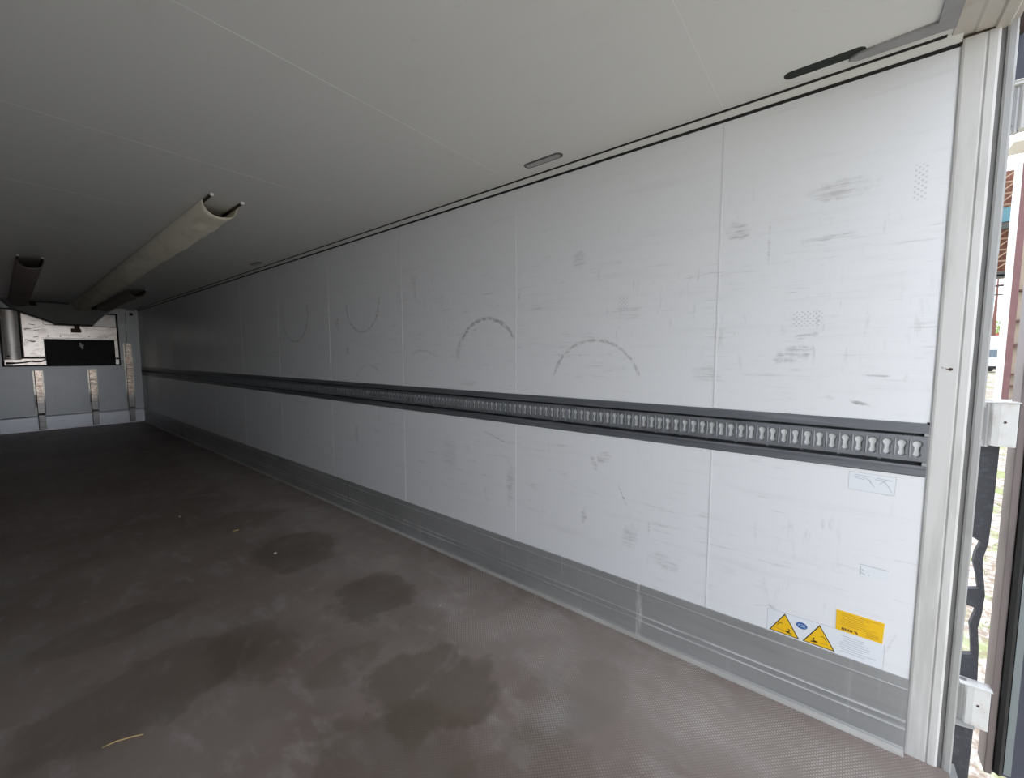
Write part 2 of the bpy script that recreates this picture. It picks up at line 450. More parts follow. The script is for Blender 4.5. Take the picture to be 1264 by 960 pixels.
# bulkhead with the opening for the cooling unit
OX0, OX1, OZ0, OZ1 = .06, 1.755, 1.345, 2.490
b = MB()
b.box(XL, XR, YF, YF + T, 0, OZ0); b.box(XL, OX0, YF, YF + T, OZ0, OZ1)
b.box(OX1, XR, YF, YF + T, OZ0, OZ1); b.box(XL, XR, YF, YF + T, OZ1, ZC)
b.box(XL, XR, YF + .26, YF + .30, 1.2, ZC)
b.box(XL, OX0 - .02, YF + T, YF + .26, 1.2, ZC); b.box(OX1 + .02, XR, YF + T, YF + .26, 1.2, ZC)
b.box(XL, XR, YF + T, YF + .26, 1.2, OZ0 - .02); b.box(XL, XR, YF + T, YF + .26, OZ1 + .02, ZC)
bulk = b.build('wall_front', M['bulk']); struct(bulk)
b = MB().box(1.893, 1.899, YF - .004, YF + .001, 1.86, 2.55); b.build('panel_gap', M['joint'], bulk)
b = MB().tube([(2.0, YF - .003, 2.52), (2.0, YF + .001, 2.52)], .036, 12); b.build('round_hole', M['joint'], bulk)
b = MB().box(1.90, 2.07, YF - .006, YF + .001, 2.600, 2.615); b.build('panel_gap', M['joint'], bulk)
# pale skirting of the bulkhead
b = MB().prism([(YF - .022, 0), (YF - .022, .285), (YF - .012, .305), (YF + .001, .305), (YF + .001, 0)], 0, XL, XR)
struct(b.build('baseboard_front', M['skirt']))

# aluminium kick plate along the right wall
kx = XR - .006
prof = [(XR + .001, 0), (XR - .030, 0), (XR - .028, .006), (XR - .012, .014), (XR - .008, .024),
        (kx, .094), (kx - .005, .097), (kx - .005, .101), (kx, .104), (kx, .125), (kx - .005, .128), (kx - .005, .132), (kx, .135),
        (kx, .254), (kx - .0035, .257), (kx - .0035, .260), (kx, .263), (kx + .001, .299), (XR + .001, .301)]
b = MB().prism(prof, 1, YR + .003, YF - .023)
kick = b.build('baseboard_right', M['kick']); struct(kick)
for (z0, z1, px) in ((.0968, .1012, .0056), (.1278, .1322, .0056), (.2570, .2600, .004)):
    MB().box(kx - px, kx - px + .001, YR + .003, YF - .03, z0, z1).build('rib', M['kick_edge'], kick)
MB().prism([(XR - .0305, .0002), (XR - .0285, .0065), (XR - .0125, .0145), (XR - .0135, .0155), (XR - .030, .0075), (XR - .0320, .0002)], 1, YR + .003, YF - .03).build('toe_edge', M['toe_edge'], kick)
MB().box(kx - .0012, kx + .001, .775, .778, .02, .297).build('plate_joint', M['kick_edge'], kick)
MB().box(kx - .0012, kx + .001, .797, .799, .02, .297).build('plate_joint', M['kick_edge'], kick)
MB().box(kx - .0012, kx + .001, 3.785, 3.788, .02, .297).build('plate_joint', M['joint'], kick)

# rear frame post
b = MB().prism([(XR - .001, YR), (XR - .004, YR - .002), (XR - .006, YR - .008), (XR - .0065, YR - .054), (XR - .0050, YR - .058), (XR - .0085, YR - .063),
                (XR - .0085, YR - .082), (XR - .005, YR - .089), (XR + .03, YR - .090), (XR + .03, YR)], 2, 0, ZC - .012)
post = b.build('trim_2', M['post'], bevel=0); struct(post, 'scuffed off-white rear frame post beside the right wall')
MB().box(XR + .004, XR + T, YR - .103, YR - .089, -.25, ZC + .05).build('seal_channel', M['post_dark'], post)
MB().prism([(XR - .002, YR - .1025), (XR - .004, YR - .108), (XR - .004, YR - .122), (XR - .000, YR - .127), (XR + T + .02, YR - .127), (XR + T + .02, YR - .1025)], 2, -.30, ZC + .08).build('outer_edge', M['post_outer'], post)
MB().box(XR - .0025, XR - .0005, YR - .0005, YR + .0015, .0, ZT).build('edge_seal', M['post_outer'], post)
b = MB()
b.tube([(XR - .0075, YR - .038, 1.497), (XR - .0060, YR - .038, 1.497)], .0055, 10)
b.prism([(YR - .042, 1.4975), (YR - .030, 1.499), (YR - .022, 1.502), (YR - .030, 1.4955)], 0, XR - .0068, XR - .0062)
b.prism([(YR - .020, 1.502), (YR - .014, 1.506), (YR - .018, 1.500)], 0, XR - .0068, XR - .0062)
b.build('bolt_hole', M['rust'], post)
# header over the rear opening
b = MB().prism([(YR + .028, ZC + .02), (YR + .028, ZC - .004), (YR - .022, ZC - .006), (YR - .030, ZC - .010), (YR - .070, ZC - .010), (YR - .076, ZC - .018),
                (YR - .105, ZC - .018), (YR - .112, ZC - .004), (YR - .127, ZC - .004), (YR - .127, ZC + .14), (YR + .028, ZC + .14)], 0, XL - .06, XR + .06)
hd = b.build('trim_3', M['header']); struct(hd, 'cream steel header across the rear opening')
MB().box(XR - .010, XR + .02, YR - .090, YR - .002, ZC - .016, ZC - .0105).build('rusty_crevice', M['rust'], hd)
MB().box(XR - .006, XR - .001, YR - .002, YR + .006, ZT - .002, ZC - .016).build('rusty_crevice', M['rust'], hd)
MB().box(XL - .06, XR + .40, YR - .165, YR - .128, ZC + .015, ZC + .16).build('outer_rain_seal', M['header_outer'], hd)
# left post (behind the viewer)
struct(MB().box(XL - .06, XL + .014, YR - .127, YR, -.2, ZC).build('trim_4', M['post']))
# rear sill under the floor
struct(MB().box(XL - .06, XR + .06, YE - .02, YE + .004, -.30, -.006).build('trim_5', M['post_outer']))

# grey angle around the ceiling edge
b = MB().prism([(2.036, -.002), (2.034, -.249), (1.0, -.249), (1.0, -.200), (1.976, -.200), (1.992, -.002), (2.004, .020), (2.022, .026)], 2, ZC - .010, ZC + .001)
o = b.build('ceiling_angle', M['ctrim'], bevel=.0015)
tag(o, 'grey metal angle strip turning the corner of the ceiling by the rear header', 'metal trim')

# ================================================================== CARGO RAIL
rail = empty('cargo_rail', (XR, YR, RZ0), 'long dark grey cargo rail with keyhole slots along the white wall', 'cargo rail')
b = MB(); Y0, Y1 = YR + .002, YF + .001
b.prism([(XR - .005, 1.2585), (XR - .005, 1.293), (XR - .002, 1.297), (XR + .03, 1.297), (XR + .03, 1.2585)], 1, Y0, Y1)
b.build('upper_flange', M['rail'], rail)
b = MB().prism([(XR + .03, 1.096), (XR - .002, 1.096), (XR - .005, 1.100), (XR - .005, 1.118), (XR - .003, 1.120), (XR - .003, 1.124), (XR - .005, 1.126), (XR - .005, 1.1370), (XR + .03, 1.1370)], 1, Y0, Y1)
b.build('lower_flange', M['rail'], rail)
MB().box(XR + .016, XR + .03, Y0, Y1, 1.1365, 1.153).build('groove_bottom', M['rail_dark'], rail)
MB().box(XR + .016, XR + .03, Y0, Y1, 1.2475, 1.259).build('groove_bottom', M['rail_dark'], rail)
# keyhole strip: one mesh, a real keyhole punched every 41.4 mm
def keyhole(s, n=28):
    pts = []
    rt, rb, ct, cb, nk = .0132, .0112, .0165, -.0190, .0072
    for i in range(n):
        a = 2 * PI * i / n; dx, dz = math.sin(a), math.cos(a)
        # march outwards until outside the union
        r = .0005
        while True:
            u, v = dx * r * 1.0, dz * r
            ins = (u * u + (v - ct) ** 2 < rt * rt) or (u * u + (v - cb) ** 2 < rb * rb) or (abs(u) < nk and cb < v < ct)
            if not ins: break
            r += .0004
        k = r + s
        pts.append((dx * k, dz * k))
    return pts
def rect_pt(p, hw, hz):
    dx, dz = p; k = min(hw / abs(dx) if abs(dx) > 1e-9 else 1e9, hz / abs(dz) if abs(dz) > 1e-9 else 1e9)
    return (dx * k, dz * k)
PIT = .0414; n = 28
h0, h1 = keyhole(0), keyhole(.0024)
ang = []
rc = [rect_pt(p, PIT / 2, .0475) for p in h1]
# move nearest ring points onto the rectangle corners
for cx, cz in ((1, 1), (1, -1), (-1, 1), (-1, -1)):
    tgt = (cx * PIT / 2, cz * .0475)
    i = min(range(n), key=lambda q: (rc[q][0] - tgt[0]) ** 2 + (rc[q][1] - tgt[1]) ** 2); rc[i] = tgt
b = MB(); c0 = YR + .030; ncell = int((YF - .02 - c0) / PIT)
xs = XR - .006
for ci in range(ncell):
    cy = c0 + ci * PIT; k = len(b.v)
    for (ring, xx) in ((rc, xs), (h1, xs), (h0, xs + .0022), (h0, xs + .0145)):
        b.v += [(xx, cy + p[0], 1.2 + p[1]) for p in ring]
    for r in range(3):
        for i in range(n):
            j = (i + 1) % n
            b.f.append((k + r * n + i, k + r * n + j, k + (r + 1) * n + j, k + (r + 1) * n + i))
ye = c0 + (ncell - .5) * PIT
b.box(xs, xs + .012, ye, Y1, 1.1525, 1.2475); b.box(xs, xs + .012, Y0, c0 - .5 * PIT, 1.1525, 1.2475)
b.box(xs, xs + .012, Y0, Y1, 1.2470, 1.2480); b.box(xs, xs + .012, Y0, Y1, 1.1520, 1.1530)
MB().box(xs + .0120, XR + .03, Y0 + .01, ye, 1.155, 1.245).build('backing_plate', M['rail_light'], rail)
for i in range(0, ncell, 3):
    b.box(xs, xs + .010, c0 + i * PIT - .030 + .0035, c0 + i * PIT - .030 + .0135, 1.1485, 1.1525)
b.build('keyhole_strip', M['rail_strip'], rail)
# wavy embossed ridges between the keyholes, pattern of the strip
b = MB()
for ci in range(ncell):
    cy = c0 + (ci + .5) * PIT; prof_r = []
    for q in range(9):
        z = -.034 + .068 * q / 8
        hw = .0034 + .0028 * math.exp(-((z + .001) / .009) ** 2) - .0012 * (abs(z) > .03)
        prof_r.append((z, hw))
    k = len(b.v)
    for z, hw in prof_r:
        b.v += [(xs + .0002, cy - hw, 1.2 + z), (xs - .0015, cy, 1.2 + z), (xs + .0002, cy + hw, 1.2 + z)]
    for q in range(8):
        for a in (0, 1): b.f.append((k + q * 3 + a, k + q * 3 + a + 1, k + q * 3 + a + 4, k + q * 3 + a + 3))
    b.f.append((k, k + 2, k + 1)); b.f.append((k + 24, k + 25, k + 26))
o = b.build('embossed_ridges', M['rail_ridge'], rail)
b = MB().box(XR - .004, XR + .016, Y0, Y0 + .013, 1.1375, 1.1515); b.build('end_bracket', M['rail_bracket'], rail)
b = MB().box(XR - .004, XR + .016, Y0, Y0 + .012, 1.2490, 1.2575); b.build('end_bracket', M['rail_bracket'], rail)
MB().box(XR - .006, XR + .002, Y0, Y0 + .006, 1.292, 1.301).build('corner_gap', M['joint'], rail)

# ================================================================== STICKERS ON THE WALL
XS = XR
def plate(name, poly, mat, parent, t, x=XS): return MB().prism(poly, 0, x, x - t).build(name, mat, parent)
st = empty('safety_sticker', (XS, 0, .30), 'clear safety sticker with two yellow warning triangles above the kick plate', 'sticker')
plate('sticker_film', [(.196, .3035), (.196, .403), (-.046, .409), (-.198, .406), (-.198, .3035)], M['film'], st, .0003)
strip([(.196, .305), (.196, .403), (-.046, .409)], .0016, .0005).build('film_edge', M['film_edge'], st)
strip([(-.198, .305), (-.198, .405)], .0016, .0005).build('film_edge', M['film_edge'], st)
def triangle(cy, flip):
    R0 = [(cy + .057, .3055), (cy - .057, .3055), (cy, .403)]
    ctr = (cy, .338)
    sc = lambda s: [(ctr[0] + (p[0] - ctr[0]) * s, ctr[1] + (p[1] - ctr[1]) * s) for p in R0]
    o = plate('warning_triangle', sc(.98), M['ink'], st, .0007)
    o['label'] = 'yellow warning triangle ' + ('with beam and figure at right' if not flip else 'with vehicle figure at left')
    plate('triangle_face', sc(.87), M['yellow'], o, .0011)
    g = -1 if flip else 1
    P = lambda q: [(cy + g * a, .308 + c) for a, c in q]
    strip(P([(.026, .030), (.021, .041), (.012, .046), (.006, .045)]), .0022, .0015).build('pictogram', M['ink'], o)
    strip(P([(.030, .018), (.005, .014), (-.030, .010)]), .0020, .0015).build('pictogram', M['ink_soft'], o)
    bb = strip(P([(-.008, .013), (-.020, .020)]), .0040, .0015)
    for q in (strip(P([(-.012, .012), (-.026, .010)]), .004, .0015), strip(P([(-.021, .022), (-.016, .028)]), .004, .0015), strip(P([(-.006, .016), (-.020, .013)]), .003, .0015)):
        k = len(bb.v); bb.v += q.v; bb.f += [tuple(i + k for i in f) for f in q.f]
    bb.build('pictogram', M['ink'], o)
triangle(.131, False); triangle(.007, True)
ov = [(.0685 + .020 * math.cos(a), .3715 + .0145 * math.sin(a)) for a in [2 * PI * i / 28 for i in range(28)]]
em = plate('blue_emblem', ov, M['blue'], st, .0007); em['label'] = 'blue oval emblem with pale lettering'
for q in ([(.081, .367), (.081, .376), (.075, .375), (.077, .371), (.081, .371)], [(.072, .376), (.066, .376), (.066, .367), (.072, .367)],
          [(.062, .377), (.062, .366)], [(.056, .377), (.061, .371), (.055, .366)]):
    strip(q, .0022, .0011).build('emblem_lettering', M['blue_light'], em)
for i in range(8):
    yy = .396 - i * .0095 - .008
    y0 = -.062 - random.random() * .02; y1 = -.13 - random.random() * .055
    strip([(y0, yy), (y1, yy - .001)], .0028, .0006).build('text_line', M['ink_grey'], st)
ys = empty('yellow_instruction_sticker', (XS, -.12, .41), 'rectangular yellow instruction sticker with small printing, low on the wall', 'sticker')
plate('sticker_face', [(-.045, .493), (-.194, .493), (-.191, .4075), (-.046, .4085)], M['yellow'], ys, .0014)
for i in range(7):
    zz = .484 - i * .008; y0 = -.056 - random.random() * .01; y1 = -.13 - random.random() * .05
    strip([(y0, zz), (y1, zz)], .0018, .0017).build('text_line', M['ink_soft'], ys)
for k in range(7):   # bold word and its mark, lower left
    yy = -.066 - k * .0052
    strip([(yy, .4150), (yy - .0006, .4225)], .0034, .0018).build('bold_lettering', M['ink'], ys)
strip([(-.106, .4225), (-.112, .419), (-.114, .414)], .0045, .0018).build('logo_mark', M['ink'], ys)
for zz in (.430, .424, .418):
    strip([(-.142, zz), (-.178, zz)], .0020, .0018).build('text_line', M['ink_soft'], ys)
fs = empty('faded_diagram_sticker', (XS, -.12, 1.01), 'faded pale sticker with smudged diagram just below the cargo rail', 'sticker')
plate('sticker_film', [(-.056, 1.082), (-.196, 1.080), (-.193, 1.008), (-.058, 1.008)], M['film'], fs, .0003)
strip([(-.056, 1.009), (-.056, 1.082), (-.196, 1.080), (-.193, 1.009), (-.058, 1.009)], .0012, .0005).build('film_edge', M['film_edge'], fs)
for q in ([(-.070, 1.066), (-.110, 1.062), (-.128, 1.040), (-.134, 1.030)], [(-.135, 1.062), (-.16, 1.060), (-.178, 1.035), (-.184, 1.020)],
          [(-.118, 1.058), (-.124, 1.048)], [(-.170, 1.066), (-.150, 1.046)], [(-.078, 1.058), (-.104, 1.056)], [(-.075, 1.072), (-.12, 1.069)], [(-.14, 1.068), (-.185, 1.064)]):
    strip(q, .0022, .0006).build('smudged_line', M['ink_grey'], fs)
ps = empty('peeled_sticker', (XS, -.15, .65), 'small white peeled sticker remnant on the wall above the yellow sticker', 'sticker')
plate('sticker_film', [(-.108, .709), (-.192, .708), (-.190, .668), (-.150, .662), (-.108, .655)], M['film'], ps, .0004)
strip([(-.108, .709), (-.192, .7075)], .0025, .0008).build('torn_edge', M['film_edge'], ps)
for q in ([(-.110, .70), (-.111, .668)], [(-.115, .690), (-.122, .684)], [(-.114, .676), (-.124, .670)], [(-.135, .672), (-.138, .670)]):
    strip(q, .003, .0007).build('ink_speck', M['film_edge'], ps)

# ================================================================== CEILING SLOTS AND LAMPS
def stadium(cx, cy, L, W, n=10):
    r = W / 2; h = L / 2 - r; p = []
    for i in range(n + 1):
        a = PI * i / n; p.append((cx + r * math.cos(a), cy + h + r * math.sin(a)))
    for i in range(n + 1):
        a = PI + PI * i / n; p.append((cx + r * math.cos(a), cy - h + r * math.sin(a)))
    return p
o = MB().prism(stadium(1.990, .100, .245, .050), 2, ZC - .0015, ZC + .001).build('ceiling_slot', M['slot'])
tag(o, 'open black oval slot in the ceiling next to the grey angle strip', 'slot')
for (cx, cy, lab) in ((1.965, 1.345, 'flush oval ceiling lamp with grey lens, nearest to the rear'), (1.965, 5.42, 'small dark oval ceiling lamp far along the ceiling edge')):
    t = empty('ceiling_lamp', (cx, cy, ZC), lab, 'lamp', 'flush ceiling lamps')
    MB().prism(stadium(cx, cy, .250, .058), 2, ZC - .003, ZC + .001).build('lamp_rim', M['lamp_rim'], t)
    MB().prism(stadium(cx, cy, .222, .036), 2, ZC - .005, ZC - .002).build('lamp_lens', M['lens'], t)

# ================================================================== AIR DUCTS
def duct(x0, x1, y0, y1, hang, mat, label, wr, rail_lead, x0b=None, x1b=None, hb=None):
    fx0, fx1 = x0, x1; x0b, x1b, hb = x0b or x0, x1b or x1, hb or hang
    t = empty('air_duct', ((x0 + x1) / 2, y0, ZC), label, 'air duct', 'fabric air ducts under the ceiling')
    ny, na = max(30, int((y1 - y0) / .06)), 22
    rnd = random.Random(int(x0 * 100)); ph = [rnd.random() * 6 for _ in range(6)]
    b = MB()
    for side in (0, 1):
        for i in range(ny + 1):
            f = i / ny; y = y0 + (y1 - y0) * f
            x0 = fx0 + (x0b - fx0) * f; x1 = fx1 + (x1b - fx1) * f
            h = (hang + (hb - hang) * f) * (1 + .06 * math.sin(y * 2.1 + ph[0]) + wr * math.sin(y * 9 + ph[1]) + wr * math.sin(y * 23 + ph[2]))
            for j in range(na + 1):
                a = PI * j / na
                bulge = 1 + .06 * math.sin(a) ** 2
                xx = (x0 + x1) / 2 - (x1 - x0) / 2 * math.cos(a) * bulge
                zz = ZC - .004 - h * math.sin(a) ** .8 if 0 < j < na else ZC - .004
                nn = wr * .05 * math.sin(y * 31 + a * 5 + ph[3]) * math.sin(a)
                if side: xx = (x0 + x1) / 2 + (xx - (x0 + x1) / 2) * .975; zz += .004 * math.sin(a)
                b.v.append((xx, y, zz + nn))
    N = (ny + 1) * (na + 1)
    for side in (0, 1):
        for i in range(ny):
            for j in range(na):
                k = side * N + i * (na + 1) + j
                b.f.append((k, k + 1, k + na + 2, k + na + 1))
    for i in (0, ny):
        for j in range(na):
            k = i * (na + 1) + j; b.f.append((k, k + 1, N + k + 1, N + k))
    b.build('fabric_sleeve', mat, t, smooth=True)
    for (xx, xb, ld) in ((fx0 + .013, x0b + .013, rail_lead[0]), (fx1 - .013, x1b - .013, rail_lead[1])):
        rb = MB(); rv = []
        for (cx_, yy_) in ((xx, y0 - ld), (xb, y1)):
            rv += [(cx_ + a_, yy_, ZC - c_) for a_, c_ in ((-.007, 0), (.007, 0), (.007, .012), (.003, .017), (-.003, .017), (-.007, .012))]
        rb.v = rv; rb.f = [(0, 1, 2, 3, 4, 5), (11, 10, 9, 8, 7, 6)] + [(q, q + 6, (q + 1) % 6 + 6, (q + 1) % 6) for q in range(6)]
        r = rb.build('mounting_rail', M['duct_rail'], t)
        MB().box(xx - .010, xx + .010, y0 - ld - .016, y0 - ld, ZC - .016, ZC).build('end_cap', M['cap'], r)
    return t
duct(.950, 1.163, 3.50, 12.36, .108, M['duct'], 'cream fabric air duct hanging under the ceiling, longest and in the middle', .05, (.15, .13), 1.02, 1.30, .125)
duct(.190, .392, 6.97, 12.36, .130, M['duct_side'], 'dark mauve-grey air duct at the left edge of the photo', .03, (.02, .02), .19, .45, .14)
duct(1.375, 1.600, 8.98, 12.36, .110, M['duct_side'], 'short dark air duct nearest the right wall at the far end', .03, (.02, .02))

# hood joining the ducts to the cooling unit
hood = empty('duct_hood', (1.0, 12.65, 2.2), 'dark grey tapered duct hood under the ceiling in front of the cooling unit', 'duct hood')
fr = [(.10, ZC), (.12, 2.60), (.262, 2.448), (.811, 2.208), (1.307, 2.203), (1.544, 2.477), (1.70, 2.595), (1.72, ZC)]
b = MB(); b.prism(fr, 1, 12.40, 12.86); b.build('hood_body', M['hood'], hood, bevel=.008)
MB().box(.78, 1.32, 12.385, 12.865, 2.196, 2.208).build('hood_lip', M['black'], hood)
for (x0, x1, z0, z1) in ((.45, .54, 2.535, 2.62), (1.30, 1.39, 2.52, 2.61)):
    MB().box(x0, x1, 12.37, 12.41, z0, z1).build('clamp_block', M['black'], hood, bevel=.006)
MB().box(.54, .98, 12.375, 12.405, 2.605, 2.622).build('gap_shadow_bar', M['black'], hood)  # dark bar put in as the gap shadow between ducts and hood

# ================================================================== COOLING UNIT IN THE BULKHEAD
cu = empty('cooling_unit', (.9, YF, OZ0), 'metal cooling unit with black grille set in the grey bulkhead', 'cooling unit')
b = MB()
g = .018
b.box(OX0 - .012, OX0 + g, YF - .016, YF + .03, OZ0 - .012, OZ1 + .01); b.box(OX1 - g, OX1 + .008, YF - .016, YF + .03, OZ0 - .012, OZ1 + .01)
b.box(OX0, OX1, YF - .016, YF + .03, OZ0 - .012, OZ0 + g); b.box(OX0, OX1, YF - .016, YF + .03, OZ1 - g * .6, OZ1 + .01)
b.build('black_gasket', M['black'], cu)
MB().box(OX0 + .01, OX1 - .01, YF + .10, YF + .13, OZ0 + .01, OZ1 - .01).build('back_panel', M['unit_metal'], cu)
# curved silver side panel
b = MB(); nn = 14; p = []
for i in range(nn + 1):
    a = i / nn; p.append((.082 + .222 * a, YF + .004 - .016 * math.sin(PI * a)))
b.prism(p + [(.304, YF + .10), (.082, YF + .10)], 2, 1.475, OZ1 - .02)
sp_ = b.build('side_panel', M['unit_side'], cu)
MB().tube([(.135, YF - .014, 1.545), (.135, YF + .02, 1.545)], .020, 12).build('latch_hole', M['black'], sp_)
MB().box(.306, .330, YF - .006, YF + .10, 1.505, OZ1 - .02).build('rubber_strip', M['black'], cu)
MB().box(.306, .66, YF - .006, YF + .05, 1.495, 1.525).build('rubber_strip', M['black'], cu)
# embossed and slanted middle sheet
b = MB(); b.prism([(.335, 1.53), (.335, 2.47), (.62, 2.47), (.66, 1.95), (.63, 1.90), (.63, 1.53)], 1, YF + .03, YF + .10)
mp_ = b.build('middle_panel', M['unit_metal'], cu, bevel=.01)
rr = random.Random(3)
for i in range(9):
    yy = 1.70 + rr.random() * .6; xx = .36 + rr.random() * .16
    MB().tube([(xx, YF + .027, yy), (xx + .03 + rr.random() * .08, YF + .027, yy + rr.uniform(-.02, .02))], .007, 6).build('stain_ridge', M['bronze'], mp_)
# bottom ledge, upper beam above the grille
MB().box(.085, .66, YF + .0, YF + .10, OZ0 + .02, 1.47).build('lower_panel', M['unit_metal'], cu)
b = MB(); b.prism([(YF - .030, 1.905), (YF - .030, 1.925), (YF + .008, 1.935), (YF + .008, 2.19), (YF + .10, 2.19), (YF + .10, 1.905)], 0, .60, 1.735)
bm_ = b.build('upper_panel', M['unit_metal'], cu)
for xx in (.69, .86, 1.29, 1.56): MB().tube([(xx, YF - .004, 1.975), (xx, YF + .02, 1.975)], .012, 8).build('rivet', M['bronze'], bm_)
MB().box(.66, 1.735, YF + .028, YF + .032, 2.196, 2.206).build('fold_line', M['bronze'], cu)
b = MB(); b.prism([(1.36, 2.21), (1.735, 2.21), (1.735, 2.475), (1.55, 2.475)], 1, YF + .04, YF + .10); b.build('corner_panel', M['unit_side'], cu)
MB().box(1.672, 1.735, YF - .01, YF + .10, OZ0 + .02, 1.90).build('end_panel', M['unit_metal'], cu)
# grille
gr = MB().box(.635, 1.672, YF + .0, YF + .03, 1.372, 1.903).build('grille', M['grille'], cu)
b = MB()
b.box(.630, 1.678, YF - .050, YF + .0, 1.362, 1.385); b.box(.630, 1.678, YF - .050, YF + .0, 1.888, 1.908)
b.box(.630, .655, YF - .050, YF + .0, 1.362, 1.908); b.box(1.652, 1.678, YF - .050, YF + .0, 1.362, 1.908)
b.build('grille_frame', M['grille'], gr, bevel=.004)
b = MB()
for i in range(38):
    xx = .668 + i * .0264; b.tube([(xx, YF - .042, 1.38), (xx, YF - .042, 1.89)], .0035, 5)
for zz in (1.47, 1.56, 1.65, 1.74, 1.83): b.tube([(.64, YF - .038, zz), (1.67, YF - .038, zz)], .004, 5)
b.build('grille_bars', M['grille'], gr)
b = MB().tube([(.86, YF - .053, 1.492), (1.40, YF - .053, 1.480)], .006, 6); b.build('cross_rod', M['bronze'], gr)
b = MB(); b.prism([(1.115, 1.83), (1.150, 1.84), (1.165, 1.80), (1.20, 1.79), (1.175, 1.76), (1.185, 1.72), (1.155, 1.69), (1.140, 1.75), (1.110, 1.765), (1.135, 1.79)], 1, YF - .056, YF - .048)
b.build('paper_tag', M['cap'], gr)
# bracket under the hood lip
b = MB().box(1.07, 1.15, YF - .065, YF + .04, 2.13, 2.19); b.box(1.02, 1.17, YF - .070, YF + .04, 2.055, 2.14)
b.build('hanging_bracket', M['bronze'], cu, bevel=.008)
# hose
b = MB().tube([(.10, YF - .028, 1.405), (.16, YF - .03, 1.402), (.24, YF - .03, 1.410), (.34, YF - .03, 1.42), (.42, YF - .03, 1.445), (.48, YF - .03, 1.432), (.56, YF - .03, 1.435), (.62, YF - .03, 1.47), (.65, YF - .02, 1.50)], [.026, .022, .014, .013, .013, .013, .013, .012, .012], 8)
b.build('black_hose', M['black'], cu, smooth=True)
b = MB().box(1.668, 1.75, YF - .055, YF - .03, 1.478, 1.512); b.build('rubber_strip', M['black'], cu)

# ================================================================== STEEL CHANNELS ON THE BULKHEAD
for (xc, z1, lab) in ((.498, 1.255, 'short scuffed steel channel left of the other two on the bulkhead'),
                      (1.285, 1.262, 'short scuffed steel channel in the middle of the bulkhead under the grille'),
                      (1.893, 1.845, 'tall scuffed steel channel on the bulkhead nearest the right wall'),
                      (-.115, 1.845, 'steel channel cut off by the left edge of the photo')):
    t = empty('bulkhead_channel', (xc, YF, 0), lab, 'wear channel', 'steel wear channels on the bulkhead')
    h = .076
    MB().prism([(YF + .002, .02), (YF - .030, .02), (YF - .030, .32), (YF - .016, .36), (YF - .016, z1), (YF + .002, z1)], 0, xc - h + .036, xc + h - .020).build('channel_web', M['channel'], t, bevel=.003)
    MB().prism([(YF + .002, .02), (YF - .026, .02), (YF - .026, .32), (YF - .006, .36), (YF - .006, z1), (YF + .002, z1)], 0, xc - h + .026, xc - h + .036).build('web_shadow', M['black'], t)  # black strip stands in for the shadow line between flange and web
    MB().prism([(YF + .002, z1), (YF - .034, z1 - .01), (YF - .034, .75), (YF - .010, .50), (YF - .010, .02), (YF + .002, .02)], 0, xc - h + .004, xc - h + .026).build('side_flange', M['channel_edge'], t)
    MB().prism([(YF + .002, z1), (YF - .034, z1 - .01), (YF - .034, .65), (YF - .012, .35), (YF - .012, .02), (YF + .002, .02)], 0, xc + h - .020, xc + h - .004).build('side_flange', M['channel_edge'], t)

# ================================================================== BITS ON THE FLOOR
def straw(pts, r, lab, grp=None):
    o = MB().tube(pts, r, 6).build('straw', M['straw'], smooth=True); return tag(o, lab, 'straw', grp)
straw([(.161, 2.200, .003), (.20, 2.192, .004), (.24, 2.170, .0045), (.277, 2.148, .003)], [.002, .003, .003, .0015], 'long dry straw stalk lying on the floor near the bottom left')
straw([(1.200, 4.115, .003), (1.218, 4.112, .004), (1.245, 4.108, .003)], .004, 'short yellow straw piece on the floor far from the rear')
for i, (x, y, s, lab) in enumerate(((1.262, 3.385, .012, 'pale crumb of debris on the dark floor stain'),
                                    (1.62, 1.86, .006, 'tiny pale crumb on the floor between the stains and the kick plate'),
                                    (1.00, 4.9, .009, 'tiny pale crumb on the far part of the floor'))):
    b = MB()
    rr = random.Random(i); p = []
    for k in range(7):
        a = 2 * PI * k / 7; q = s * rr.uniform(.6, 1.2); p.append((x + q * math.cos(a), y + q * math.sin(a)))
    b.prism(p, 2, 0, s * .6)
    tag(b.build('debris_crumb', M['crumb'], bevel=s * .15), lab, 'debris')

